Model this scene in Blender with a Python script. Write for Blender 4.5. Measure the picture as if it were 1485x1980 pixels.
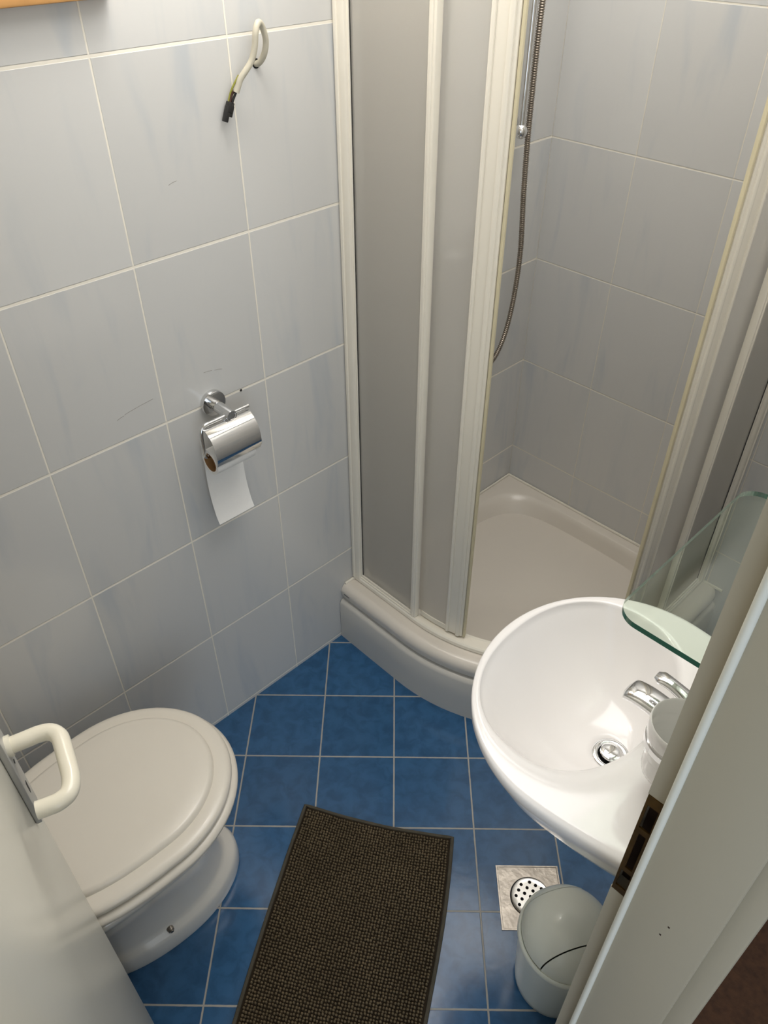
import bpy, bmesh, math, random
from mathutils import Vector, Matrix
random.seed(7)
PI = math.pi
SC = bpy.context.scene
for o in list(bpy.data.objects): bpy.data.objects.remove(o)

# ------------------------------------------------------------------ camera
cam_d = bpy.data.cameras.new('camera'); cam = bpy.data.objects.new('camera', cam_d)
SC.collection.objects.link(cam); SC.camera = cam
cam.location = (1.2598, -0.3619, 1.8574)
cam.rotation_euler = (0.876508, 0.000129, 0.798502)
cam_d.sensor_fit = 'VERTICAL'; cam_d.sensor_height = 36; cam_d.lens = 36 * 1506.02 / 1980
cam_d.clip_start = 0.02

# ------------------------------------------------------------------ light
SC.view_settings.view_transform = 'Standard'; SC.view_settings.look = 'None'
SC.view_settings.gamma = 1; SC.view_settings.use_curve_mapping = False
SC.view_settings.exposure = 0.57
W = bpy.data.worlds.new('world'); SC.world = W; W.use_nodes = True
W.node_tree.nodes['Background'].inputs[0].default_value = (0.80, 0.90, 1.0, 1)
W.node_tree.nodes['Background'].inputs[1].default_value = 0.65

def area(name, loc, target, sx, sy, power, col, spread=180):
    l = bpy.data.lights.new(name, 'AREA'); l.shape = 'RECTANGLE'; l.size = sx; l.size_y = sy
    l.energy = power; l.color = col; l.spread = math.radians(spread)
    o = bpy.data.objects.new(name, l); SC.collection.objects.link(o); o.location = loc
    o.rotation_euler = (Vector(target) - Vector(loc)).to_track_quat('-Z', 'Y').to_euler()
    return o
area('ceiling_fill', (0.56, 0.76, 2.40), (0.56, 0.76, 0), 0.9, 1.1, 10.5, (1.0, 0.98, 0.955))  # broad fill added under the ceiling, not a lamp fitting
pl_ = bpy.data.lights.new('globe_lamp', 'POINT'); pl_.energy = 4.2; pl_.color = (1.0, 0.95, 0.87); pl_.shadow_soft_size = .07
po_ = bpy.data.objects.new('globe_lamp', pl_); SC.collection.objects.link(po_); po_.location = (.145, .39, 2.07)
area('hall_window_light', (3.3, -1.7, 1.5), (0.0, 0.6, 0.9), 2.2, 2.0, 17, (0.74, 0.86, 1.0))

# ------------------------------------------------------------------ materials
def lin(c):
    return tuple(((v/255)/12.92 if v/255 <= .04045 else ((v/255+.055)/1.055)**2.4) for v in c) + (1,)

def new_mat(name):
    m = bpy.data.materials.new(name); m.use_nodes = True
    return m, m.node_tree, m.node_tree.nodes['Principled BSDF']

def pmat(name, rgb, rough=.4, metal=0., coat=0., noise=0.0, nscale=8., bump=0., bscale=40., spec=.5, trans=0., ior=1.5):
    m, nt, b = new_mat(name); N = nt.nodes; L = nt.links
    b.inputs['Base Color'].default_value = lin(rgb)
    b.inputs['Roughness'].default_value = rough; b.inputs['Metallic'].default_value = metal
    b.inputs['Coat Weight'].default_value = coat; b.inputs['Coat Roughness'].default_value = .05
    b.inputs['Specular IOR Level'].default_value = spec
    b.inputs['Transmission Weight'].default_value = trans; b.inputs['IOR'].default_value = ior
    tc = N.new('ShaderNodeTexCoord')
    if noise:
        n = N.new('ShaderNodeTexNoise'); n.inputs['Scale'].default_value = nscale; n.inputs['Detail'].default_value = 6
        L.new(tc.outputs['Object'], n.inputs['Vector'])
        r = N.new('ShaderNodeMapRange'); r.inputs[1].default_value = .3; r.inputs[2].default_value = .7
        r.inputs[3].default_value = 1-noise; r.inputs[4].default_value = 1+noise*.4
        L.new(n.outputs['Fac'], r.inputs[0])
        h = N.new('ShaderNodeHueSaturation'); h.inputs['Color'].default_value = lin(rgb)
        L.new(r.outputs[0], h.inputs['Value']); L.new(h.outputs[0], b.inputs['Base Color'])
    if bump:
        n2 = N.new('ShaderNodeTexNoise'); n2.inputs['Scale'].default_value = bscale; n2.inputs['Detail'].default_value = 4
        L.new(tc.outputs['Object'], n2.inputs['Vector'])
        bp = N.new('ShaderNodeBump'); bp.inputs['Strength'].default_value = bump; bp.inputs['Distance'].default_value = .002
        L.new(n2.outputs['Fac'], bp.inputs['Height']); L.new(bp.outputs[0], b.inputs['Normal'])
    return m

def M2(nt, op, a, b=None, c=None):
    n = nt.nodes.new('ShaderNodeMath'); n.operation = op
    for i, v in enumerate((a, b, c)):
        if v is None: continue
        if isinstance(v, (int, float)): n.inputs[i].default_value = v
        else: nt.links.new(v, n.inputs[i])
    return n.outputs[0]

def tile_mat(name, axis_u, pu, ou, pv, ov, base, streak, grout, gu, gv, rough, diag=False, floor=False):
    """wall or floor tiles laid out in world metres; axis_u picks x or y for the horizontal direction"""
    m, nt, b = new_mat(name); N = nt.nodes; L = nt.links
    g = N.new('ShaderNodeNewGeometry'); s = N.new('ShaderNodeSeparateXYZ'); L.new(g.outputs['Position'], s.inputs[0])
    X, Y, Z = s.outputs
    if diag:
        u = M2(nt, 'MULTIPLY', M2(nt, 'ADD', X, Y), .70711); v = M2(nt, 'MULTIPLY', M2(nt, 'SUBTRACT', Y, X), .70711)
    else:
        u = X if axis_u == 'x' else Y; v = Z
    def cell(c, p, o):
        t = M2(nt, 'DIVIDE', M2(nt, 'SUBTRACT', c, o), p)
        f = M2(nt, 'FRACT', t); d = M2(nt, 'MULTIPLY', M2(nt, 'MINIMUM', f, M2(nt, 'SUBTRACT', 1.0, f)), p)
        return M2(nt, 'FLOOR', t), d
    iu, du = cell(u, pu, ou); iv, dv = cell(v, pv, ov)
    # wobble of the grout edge
    nz = N.new('ShaderNodeTexNoise'); nz.inputs['Scale'].default_value = 60; L.new(g.outputs['Position'], nz.inputs['Vector'])
    wob = M2(nt, 'MULTIPLY', M2(nt, 'SUBTRACT', nz.outputs['Fac'], .5), .0012)
    def msk(d, half):
        r = N.new('ShaderNodeMapRange'); L.new(M2(nt, 'ADD', d, wob), r.inputs[0])
        r.inputs[1].default_value = half - .0004; r.inputs[2].default_value = half + .0006
        r.inputs[3].default_value = 1; r.inputs[4].default_value = 0
        return r.outputs[0]
    gm = M2(nt, 'MAXIMUM', msk(du, gu), msk(dv, gv))
    cx = N.new('ShaderNodeCombineXYZ'); L.new(iu, cx.inputs[0]); L.new(iv, cx.inputs[1])
    wn = N.new('ShaderNodeTexWhiteNoise'); wn.noise_dimensions = '3D'; L.new(cx.outputs[0], wn.inputs['Vector'])
    # streaks, shifted per tile
    pc = N.new('ShaderNodeCombineXYZ')
    L.new(M2(nt, 'ADD', u, M2(nt, 'MULTIPLY', wn.outputs['Value'], 7.0)), pc.inputs[0])
    L.new(M2(nt, 'ADD', M2(nt, 'MULTIPLY', v, .16 if not floor else 1.0), M2(nt, 'MULTIPLY', wn.outputs['Value'], 3.0)), pc.inputs[1])
    n1 = N.new('ShaderNodeTexNoise'); n1.inputs['Scale'].default_value = 14 if not floor else 30
    n1.inputs['Detail'].default_value = 3 if not floor else 8; n1.inputs['Roughness'].default_value = .55; n1.inputs['Distortion'].default_value = .6
    L.new(pc.outputs[0], n1.inputs['Vector'])
    r1 = N.new('ShaderNodeMapRange'); L.new(n1.outputs['Fac'], r1.inputs[0])
    r1.inputs[1].default_value = .50 if not floor else .35; r1.inputs[2].default_value = .78 if not floor else .7
    r1.interpolation_type = 'SMOOTHSTEP'
    mx = N.new('ShaderNodeMix'); mx.data_type = 'RGBA'; L.new(r1.outputs[0], mx.inputs[0])
    mx.inputs[6].default_value = lin(base); mx.inputs[7].default_value = lin(streak)
    hv = N.new('ShaderNodeHueSaturation'); L.new(mx.outputs[2], hv.inputs['Color'])
    tv = N.new('ShaderNodeMapRange'); L.new(wn.outputs['Value'], tv.inputs[0]); tv.inputs[3].default_value = .97 if not floor else .92; tv.inputs[4].default_value = 1.03 if not floor else 1.08
    L.new(tv.outputs[0], hv.inputs['Value'])
    mg = N.new('ShaderNodeMix'); mg.data_type = 'RGBA'; L.new(gm, mg.inputs[0]); L.new(hv.outputs[0], mg.inputs[6]); mg.inputs[7].default_value = lin(grout)
    L.new(mg.outputs[2], b.inputs['Base Color'])
    rr = N.new('ShaderNodeMapRange'); L.new(gm, rr.inputs[0]); rr.inputs[3].default_value = rough; rr.inputs[4].default_value = .8
    L.new(rr.outputs[0], b.inputs['Roughness'])
    n3 = N.new('ShaderNodeTexNoise'); n3.inputs['Scale'].default_value = 9 if not floor else 45; n3.inputs['Detail'].default_value = 3
    L.new(g.outputs['Position'], n3.inputs['Vector'])
    hgt = M2(nt, 'SUBTRACT', M2(nt, 'MULTIPLY', n3.outputs['Fac'], .25 if not floor else .25), gm)
    bp = N.new('ShaderNodeBump'); bp.inputs['Strength'].default_value = .6; bp.inputs['Distance'].default_value = .0012
    L.new(hgt, bp.inputs['Height']); L.new(bp.outputs[0], b.inputs['Normal'])
    return m

TILE = dict(base=(206, 205, 202), streak=(192, 195, 197), grout=(238, 232, 218), gu=.0015, gv=.0025, rough=.16)
m_tile_y = tile_mat('wall_tiles_side', 'y', .25, 0.0, .325, .0113, **TILE)
m_tile_x = tile_mat('wall_tiles_end', 'x', .25, 0.0, .325, .0113, **{**TILE, 'grout': (226, 220, 206), 'gu': .0011, 'gv': .0017})
m_floor = tile_mat('floor_tiles_blue', 'x', .2005, .0445, .2005, .0480, (50, 95, 136), (40, 80, 118), (168, 164, 156), .0019, .0019, .17, diag=True, floor=True)
m_ceil = pmat('ceiling_paint', (232, 230, 224), .8, noise=.02)
m_plaster = pmat('hall_plaster', (222, 216, 204), .85, noise=.03)
m_hall = pmat('hall_floor_brown', (92, 58, 34), .7, noise=.35, nscale=60, bump=.6, bscale=120)
m_ceramic = pmat('white_ceramic', (237, 234, 232), .14, coat=.2, noise=.01)
m_ceramic2 = pmat('sanitary_white_warm', (226, 221, 212), .16, coat=.5, noise=.01)
m_seat = pmat('toilet_seat_plastic', (224, 217, 204), .3, coat=.15, noise=.02, nscale=5)
m_acryl = pmat('tray_acrylic', (222, 214, 202), .3, coat=.2, noise=.015)
m_skirt = pmat('skirt_acrylic', (206, 202, 194), .32, coat=.2, noise=.015)
m_frame = pmat('white_lacquered_aluminium', (237, 231, 217), .26, coat=.3, noise=.006)
m_seal = pmat('yellowed_seal_strip', (212, 202, 170), .4, noise=.05)
m_door = pmat('glossy_white_door_paint', (224, 222, 210), .24, noise=.01, spec=.4)
m_jamb = pmat('door_frame_paint', (174, 166, 147), .45, noise=.02, nscale=3)
m_gasket = pmat('pale_rubber_gasket', (224, 224, 214), .45, noise=.03)
m_chrome = pmat('chrome', (222, 222, 222), .07, metal=1., noise=.03, nscale=30)
m_steel = pmat('brushed_steel', (168, 160, 150), .32, metal=1., noise=.25, nscale=40, bump=.3, bscale=90)
m_grate = pmat('polished_drain_steel', (205, 203, 198), .25, metal=1., noise=.08, nscale=60)
m_plate = pmat('door_plate_grey', (190, 189, 184), .35, metal=.2, noise=.03)
m_nylon = pmat('cream_nylon', (238, 232, 214), .28, coat=.3, noise=.01)
m_brass = pmat('tarnished_brass', (104, 78, 38), .4, metal=.8, noise=.35, nscale=50)
m_cavity = pmat('bare_wood_and_pocket_shade', (52, 34, 22), .9, noise=.3, nscale=40)  # bare wood of the paint chips, and painted shade inside the mortise
m_black = pmat('black_plastic', (32, 31, 30), .45, noise=.1)
m_cable = pmat('cable_sheath_cream', (196, 190, 172), .45, noise=.04, nscale=30)
m_brownw = pmat('brown_wire', (74, 48, 36), .4, noise=.1)
m_earth = pmat('yellow_green_wire', (150, 150, 62), .4, noise=.2)
m_paper = pmat('tissue_paper', (238, 236, 232), .9, noise=.02, bump=.4, bscale=200)
m_card = pmat('cardboard_core', (150, 112, 70), .9, noise=.12, nscale=60)
m_wood = pmat('pine_frame', (214, 160, 98), .45, noise=.15, nscale=20)
m_mirror = pmat('mirror_glass', (235, 238, 236), .02, metal=1., noise=.005)
m_bin = pmat('bin_plastic_pale', (234, 237, 226), .28, coat=.25, noise=.015)
m_hole = pmat('dark_hole', (14, 13, 12), .9, noise=.2)
m_mat = pmat('chenille_brown', (114, 100, 78), .95, noise=.22, nscale=9, bump=.8, bscale=500, spec=.15)
m_matd = pmat('mat_backing_gap_shade', (48, 40, 30), .95, noise=.2, nscale=40, spec=.1)  # backing coloured darker than the pile to paint shade between the tufts
m_matb = pmat('mat_binding_brown', (82, 77, 66), .9, noise=.15, nscale=40, bump=.6, bscale=400, spec=.2)
m_hose = pmat('hose_metal', (150, 140, 128), .28, metal=.9, noise=.1, nscale=80)
m_label = pmat('grey_maker_print', (120, 120, 118), .5, noise=.1)

def fresnel_both(nt, ior):
    fr = nt.nodes.new('ShaderNodeFresnel'); g = nt.nodes.new('ShaderNodeNewGeometry')
    r = nt.nodes.new('ShaderNodeMapRange'); r.inputs[3].default_value = ior; r.inputs[4].default_value = 1/ior
    nt.links.new(g.outputs['Backfacing'], r.inputs[0]); nt.links.new(r.outputs[0], fr.inputs[0]); return fr
def frosted():
    m = bpy.data.materials.new('frosted_glass'); m.use_nodes = True; nt = m.node_tree; N = nt.nodes; L = nt.links
    N.clear(); out = N.new('ShaderNodeOutputMaterial')
    rf = N.new('ShaderNodeBsdfRefraction'); rf.inputs['Roughness'].default_value = .36; rf.inputs['IOR'].default_value = 1.12
    rf.inputs['Color'].default_value = lin((250, 249, 247))
    tr = N.new('ShaderNodeBsdfTranslucent'); tr.inputs['Color'].default_value = lin((236, 234, 230))
    df = N.new('ShaderNodeBsdfDiffuse'); df.inputs['Color'].default_value = lin((222, 219, 212))
    gl = N.new('ShaderNodeBsdfGlossy'); gl.inputs['Roughness'].default_value = .22
    tc = N.new('ShaderNodeTexCoord'); nz = N.new('ShaderNodeTexVoronoi'); nz.inputs['Scale'].default_value = 400
    L.new(tc.outputs['Object'], nz.inputs['Vector'])
    bp = N.new('ShaderNodeBump'); bp.inputs['Strength'].default_value = .25; bp.inputs['Distance'].default_value = .0006
    L.new(nz.outputs['Distance'], bp.inputs['Height']); L.new(bp.outputs[0], gl.inputs['Normal'])
    m1 = N.new('ShaderNodeMixShader'); m1.inputs[0].default_value = .35; L.new(rf.outputs[0], m1.inputs[1]); L.new(tr.outputs[0], m1.inputs[2])
    m2 = N.new('ShaderNodeMixShader'); m2.inputs[0].default_value = .28; L.new(m1.outputs[0], m2.inputs[1]); L.new(df.outputs[0], m2.inputs[2])
    fr = fresnel_both(nt, 1.4)
    m3 = N.new('ShaderNodeMixShader'); L.new(fr.outputs[0], m3.inputs[0]); L.new(m2.outputs[0], m3.inputs[1]); L.new(gl.outputs[0], m3.inputs[2])
    L.new(m3.outputs[0], out.inputs[0]); return m
m_frost = frosted()

def clear_glass(name, tint, refl=1.0):
    m = bpy.data.materials.new(name); m.use_nodes = True; nt = m.node_tree; N = nt.nodes; L = nt.links
    N.clear(); out = N.new('ShaderNodeOutputMaterial')
    t = N.new('ShaderNodeBsdfTransparent')
    tc = N.new('ShaderNodeTexCoord'); nz = N.new('ShaderNodeTexNoise'); nz.inputs['Scale'].default_value = 3
    L.new(tc.outputs['Object'], nz.inputs['Vector'])
    mx = N.new('ShaderNodeMix'); mx.data_type = 'RGBA'; L.new(nz.outputs['Fac'], mx.inputs[0])
    mx.inputs[6].default_value = lin(tint); mx.inputs[7].default_value = lin(tuple(min(255, c+3) for c in tint))
    L.new(mx.outputs[2], t.inputs[0])
    g = N.new('ShaderNodeBsdfGlossy'); g.inputs['Roughness'].default_value = .02
    fr = fresnel_both(nt, 1.5)
    m3 = N.new('ShaderNodeMixShader'); L.new(fr.outputs[0], m3.inputs[0]); L.new(t.outputs[0], m3.inputs[1]); L.new(g.outputs[0], m3.inputs[2])
    L.new(m3.outputs[0], out.inputs[0]); return m
m_glass = clear_glass('shelf_glass', (240, 246, 240))
m_glass_edge = pmat('shelf_glass_cut_edge', (10, 98, 76), .12, coat=.6, trans=.35, noise=.1)

# ------------------------------------------------------------------ mesh helpers
def finish(name, bm, mat, parent=None, smooth=True, auto=40):
    bmesh.ops.recalc_face_normals(bm, faces=bm.faces[:])
    me = bpy.data.meshes.new(name); bm.to_mesh(me); bm.free()
    for m in (mat if isinstance(mat, (list, tuple)) else [mat]): me.materials.append(m)
    if smooth:
        for p in me.polygons: p.use_smooth = True
        try: me.set_sharp_from_angle(angle=math.radians(auto))
        except Exception: pass
    o = bpy.data.objects.new(name, me); SC.collection.objects.link(o)
    if parent is not None:
        o.parent = parent; o.matrix_parent_inverse = Matrix.Translation(-parent.location) if parent.type == 'EMPTY' and parent.parent is None else Matrix.Translation(-origin_of(parent))
    return o

def origin_of(o):
    # world translation of an object built here (parents are never rotated)
    p = Vector((0, 0, 0))
    return p if o.type == 'MESH' else Vector(o.location)

def thing(name, label, cat, loc, group=None):
    o = bpy.data.objects.new(name, None); SC.collection.objects.link(o); o.location = loc
    o.empty_display_size = .05
    o['label'] = label; o['category'] = cat
    if group: o['group'] = group
    return o
def tag(o, label, cat, group=None):
    o['label'] = label; o['category'] = cat
    if group: o['group'] = group
    return o
def struct(o): o['kind'] = 'structure'; return o

def add_box(bm, x0, x1, y0, y1, z0, z1, bev=0, seg=2, M=None):
    r = bmesh.ops.create_cube(bm, size=1)['verts']
    for v in r:
        v.co = Vector((x0+(v.co.x+.5)*(x1-x0), y0+(v.co.y+.5)*(y1-y0), z0+(v.co.z+.5)*(z1-z0)))
    if bev:
        es = list({e for v in r for e in v.link_edges})
        nb = bmesh.ops.bevel(bm, geom=es, offset=bev, segments=seg, affect='EDGES', profile=.5)
        r = list({v for f in nb['faces'] for v in f.verts} | {v for v in r if v.is_valid})
    if M is not None:
        for v in r:
            if v.is_valid: v.co = M @ v.co
    return r

def loft(bm, rings, cap0=True, cap1=True, closed=True, mi=0):
    """rings: lists of points of equal length"""
    V = [[bm.verts.new(p) for p in r] for r in rings]
    n = len(V[0])
    for a, b in zip(V, V[1:]):
        for i in range(n if closed else n-1):
            j = (i+1) % n
            try: f = bm.faces.new((a[i], a[j], b[j], b[i])); f.material_index = mi
            except ValueError: pass
    if closed and cap0:
        bm.faces.new(V[0][::-1]).material_index = mi
    if closed and cap1:
        bm.faces.new(V[-1]).material_index = mi
    return V

def circle(c, r, n=32, axis='z', ry=None):
    ry = ry or r; c = Vector(c); out = []
    for i in range(n):
        a = 2*PI*i/n; p, q = r*math.cos(a), ry*math.sin(a)
        out.append(c + (Vector((p, q, 0)) if axis == 'z' else Vector((0, p, q)) if axis == 'x' else Vector((p, 0, q))))
    return out

def lathe(bm, c, prof, n=48, axis='z', cap0=True, cap1=True):
    """prof: list of (radius, height along axis)"""
    ax = {'z': Vector((0, 0, 1)), 'x': Vector((1, 0, 0)), 'y': Vector((0, 1, 0))}[axis]
    return loft(bm, [circle(Vector(c)+ax*h, max(r, 1e-5), n, axis) for r, h in prof], cap0, cap1)

def spline(pts, k=8):
    P = [Vector(p) for p in pts]; out = []
    Q = [P[0]*2-P[1]] + P + [P[-1]*2-P[-2]]
    for i in range(1, len(Q)-2):
        for t in range(k):
            u = t/k; a, b, c, d = Q[i-1], Q[i], Q[i+1], Q[i+2]
            out.append(.5*((2*b)+(c-a)*u+(2*a-5*b+4*c-d)*u*u+(3*b-a-3*c+d)*u**3))
    out.append(P[-1]); return out

def tube(bm, pts, r, n=12, cap=True, mi=0):
    P = [Vector(p) for p in pts]; rings = []; up = None
    for i, p in enumerate(P):
        t = (P[min(i+1, len(P)-1)]-P[max(i-1, 0)]).normalized()
        if up is None: up = t.orthogonal().normalized()
        up = (up - t*up.dot(t)).normalized(); s = t.cross(up)
        rr = r[i] if isinstance(r, (list, tuple)) else r
        rings.append([p+(up*math.cos(2*PI*k/n)+s*math.sin(2*PI*k/n))*rr for k in range(n)])
    return loft(bm, rings, cap, cap, True, mi)

def obj_of(name, mat, parent, fn, **kw):
    bm = bmesh.new(); fn(bm); return finish(name, bm, mat, parent, **kw)
def box(name, mat, parent, *a, bev=0, seg=2):
    bm = bmesh.new(); add_box(bm, *a, bev=bev, seg=seg); return finish(name, bm, mat, parent)

# ------------------------------------------------------------------ the room
XC = 1.145           # tiled face of the wall that carries the basin
YB = 1.4755          # back wall
YF = -0.62           # wall behind the toilet
YJ = 0.12            # latch side of the doorway
YH = -0.477          # hinge side of the doorway
H = 2.45; WX = 1.262
struct(box('floor', m_floor, None, -.12, XC+.02, YF-.12, YB+.12, -.10, 0))
wl = struct(box('wall_left', m_tile_y, None, -.12, 0, YF-.12, YB+.12, 0, H))
m_scr = pmat('scratch_grey', (138, 134, 126), .6, noise=.1)
for p, q in (((.168, 1.042), (.232, 1.050)), ((.150, 1.036), (.166, 1.040)), ((.352, 1.060), (.372, 1.058)), ((.378, 1.056), (.396, 1.052)), ((.345, 1.430), (.362, 1.434))):
    obj_of('scratch', m_scr, wl, lambda bm: tube(bm, [(0, p[0], p[1]), (0, (p[0]+q[0])/2, (p[1]+q[1])/2+.0008), (0, q[0], q[1])], .0004, 6))
struct(box('wall_back', m_tile_x, None, 0, WX, YB, YB+.12, 0, H))
struct(box('wall_front', m_tile_x, None, 0, WX, YF-.12, YF, 0, H))
def wr(bm):
    add_box(bm, XC, WX, YJ+.03, YB, 0, H); add_box(bm, XC, WX, YF, YH-.03, 0, H); add_box(bm, XC, WX, YH-.03, YJ+.03, 2.08, H)
struct(obj_of('wall_right', m_tile_y, None, wr))
struct(box('ceiling', m_ceil, None, -.12, WX, YF-.12, YB+.12, H, H+.1))
# hallway outside the doorway
struct(box('floor_hall', m_hall, None, XC+.02, 3.6, -2.6, 2.2, -.10, -.002))
struct(box('wall_hall_end', m_plaster, None, WX, 3.6, 2.2, 2.3, 0, H))
struct(box('wall_hall_far', m_plaster, None, 3.6, 3.7, -.4, 2.3, 0, H))
struct(box('ceiling_hall', m_ceil, None, WX, 3.7, -.6, 2.3, H, H+.1))
struct(box('trim_1', m_jamb, None, XC+.003, XC+.022, YH, YJ, 0.0, .012, bev=.003))

# door frame
ZS0, ZS1 = .943, 1.142
def jamb(bm):
    sx0, sx1 = XC-.001, XC+.021
    for z0, z1 in ((0, ZS0), (ZS1, 2.05)):
        add_box(bm, sx0, sx1, YJ, YJ+.03, z0, z1)
    add_box(bm, sx0, sx1, YJ+.024, YJ+.03, ZS0, ZS1)              # back of the mortise
    add_box(bm, sx0, sx0+.002, YJ+.003, YJ+.03, ZS0, ZS1); add_box(bm, sx1-.002, sx1, YJ+.003, YJ+.03, ZS0, ZS1)
    add_box(bm, XC+.021, 1.259, YJ-.012, YJ+.03, 0, 2.05, bev=.003)      # stop and lining
    add_box(bm, 1.257, 1.284, YJ-.004, YJ+.075, 0, 2.12, bev=.004)   # casing on the hall side
    add_box(bm, XC-.001, XC+.021, YH-.03, YH, 0, 2.05); add_box(bm, XC+.021, 1.259, YH-.03, YH+.012, 0, 2.05, bev=.003)
    add_box(bm, 1.2595, 1.284, YH-.075, YH+.002, 0, 2.12, bev=.004)
    add_box(bm, XC-.001, 1.259, YH-.03, YJ+.03, 2.05, 2.08); add_box(bm, 1.2595, 1.284, YH, YJ, 2.045, 2.12, bev=.004)
fr = struct(obj_of('door_frame', m_jamb, None, jamb))
for cx_, cz_ in ((1.216, .975), (1.212, .950)):
    obj_of('paint_chip', m_cavity, fr, lambda bm: add_box(bm, cx_, cx_+.0022, YJ-.0124, YJ-.0118, cz_, cz_+.0026, bev=.0002))
def gk(bm):
    tube(bm, [(XC+.0235, YJ-.0125, 0.002), (XC+.0235, YJ-.0125, 2.045)], .0042, 12)
obj_of('gasket', m_gasket, fr, gk)
# strike plate with three openings
def strike(bm):
    x0, x1, y0, y1 = XC+.0002, XC+.0195, YJ-.0012, YJ+.0008
    hs = [(ZS0+.012, ZS0+.047, x0+.003, x1-.004), (ZS0+.056, ZS0+.130, x0+.0055, x1-.0055), (ZS0+.140, ZS1-.016, x0+.003, x1-.004)]
    z = ZS0
    for a, b_, h0, h1 in hs:
        add_box(bm, x0, x1, y0, y1, z, a); add_box(bm, x0, h0, y0, y1, a, b_); add_box(bm, h1, x1, y0, y1, a, b_); z = b_
    add_box(bm, x0, x1, y0, y1, z, ZS1)
sp = obj_of('strike_plate', m_brass, fr, strike)
sp['label'] = 'tarnished brass strike plate'
obj_of('strike_pocket_shade', m_cavity, fr, lambda bm: add_box(bm, XC+.0012, XC+.0188, YJ+.019, YJ+.0238, ZS0+.001, ZS1-.001))  # dark slab that paints the shade behind the strike openings

# ------------------------------------------------------------------ open door
e = Vector((.53, -.311)); dd = Vector((.966, -.259)).normalized(); nn = Vector((-dd.y, dd.x)); WD = .638
def DP(s, n, z): q = e+dd*s+nn*n; return Vector((q.x, q.y, z))
MD = Matrix(((dd.x, nn.x, 0, e.x), (dd.y, nn.y, 0, e.y), (0, 0, 1, 0), (0, 0, 0, 1)))
door = struct(obj_of('door_1', m_door, None, lambda bm: add_box(bm, 0, WD, -.04, 0, .012, 2.04, bev=.0025, M=MD)))
ZH = 1.048
pl = obj_of('door_plate', m_plate, door, lambda bm: add_box(bm, .012, .052, 0.0, .008, ZH-.142, ZH+.09, bev=.002, M=MD))
def lever(bm):
    pts = [DP(.032, .006, ZH), DP(.032, .03, ZH), DP(.032, .045, ZH), DP(.036, .058, ZH), DP(.048, .066, ZH), DP(.065, .067, ZH), DP(.09, .067, ZH), DP(.112, .066, ZH-.001),
           DP(.128, .060, ZH-.001), DP(.134, .048, ZH-.001), DP(.134, .036, ZH-.001), DP(.133, .024, ZH-.001)]
    tube(bm, spline(pts, 5), .0105, 20)
    tube(bm, [DP(.032, .007, ZH), DP(.032, .014, ZH)], .0135, 20)
dh = obj_of('door_handle', m_nylon, door, lever)
dh['label'] = 'cream nylon lever handle'
def keyh(bm):
    add_box(bm, .028, .034, .0079, .0085, ZH-.098, ZH-.078, bev=.0002, M=MD)
    tube(bm, [DP(.031, .0079, ZH-.135), DP(.031, .0086, ZH-.135)], .003, 12)
    tube(bm, [DP(.032, .0079, ZH-.03), DP(.032, .0086, ZH-.03)], .003, 12)
obj_of('keyhole', m_black, door, keyh)

# ------------------------------------------------------------------ shower tray
CX, CY = .25, 1.2255; TZ = .215
def plan(y0, n_arc=28, xe=0.0, ye=YB):
    """front line of the quadrant at inset y0, from wall_left to wall_back"""
    R = CY-y0; P = [(xe, y0)] + [(xe+(CX-xe)*k/6, y0) for k in range(1, 6)]
    for k in range(n_arc+1):
        a = -PI/2+PI/2*k/n_arc; P.append((CX+R*math.cos(a), CY+R*math.sin(a)))
    P += [(CX+R, CY+(ye-CY)*k/6) for k in range(1, 7)]
    return P
tray = thing('shower_tray', 'white quadrant shower tray with curved front skirt in the tiled corner', 'shower tray', (.4, 1.07, 0))
def ring_at(y0, z, inset=0.0):
    return [Vector((x, y, z)) for x, y in plan(y0, 28, inset, YB-inset)] + [Vector((inset, YB-inset, z))]
def basin_ring(ins, z, rad):
    """rounded inner outline: inset from all sides with rounded corners"""
    poly = [Vector((p[0], p[1])) for p in plan(.6775+.075+ins, 28, .035+ins, YB-.035-ins)] + [Vector((.035+ins, YB-.035-ins))]
    # resample evenly, then smooth to round the corners
    n = 160; L = [0]
    for i in range(len(poly)): L.append(L[-1]+(poly[(i+1) % len(poly)]-poly[i]).length)
    T = L[-1]; out = []
    for k in range(n):
        s = T*k/n; i = max(j for j in range(len(poly)) if L[j] <= s+1e-9); t = (s-L[i])/max(L[i+1]-L[i], 1e-9)
        out.append(poly[i].lerp(poly[(i+1) % len(poly)], min(t, 1)))
    for _ in range(int(rad)):
        out = [(out[i-1]+out[i]*2+out[(i+1) % n])/4 for i in range(n)]
    return [Vector((p.x, p.y, z)) for p in out]
def resamp(r, n=160):
    L = [0]
    for i in range(len(r)): L.append(L[-1]+(r[(i+1) % len(r)]-r[i]).length)
    T = L[-1]; out = []
    for k in range(n):
        s = T*k/n; i = max(j for j in range(len(r)) if L[j] <= s+1e-9); t = (s-L[i])/max(L[i+1]-L[i], 1e-9)
        out.append(r[i].lerp(r[(i+1) % len(r)], min(t, 1)))
    return out
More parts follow.
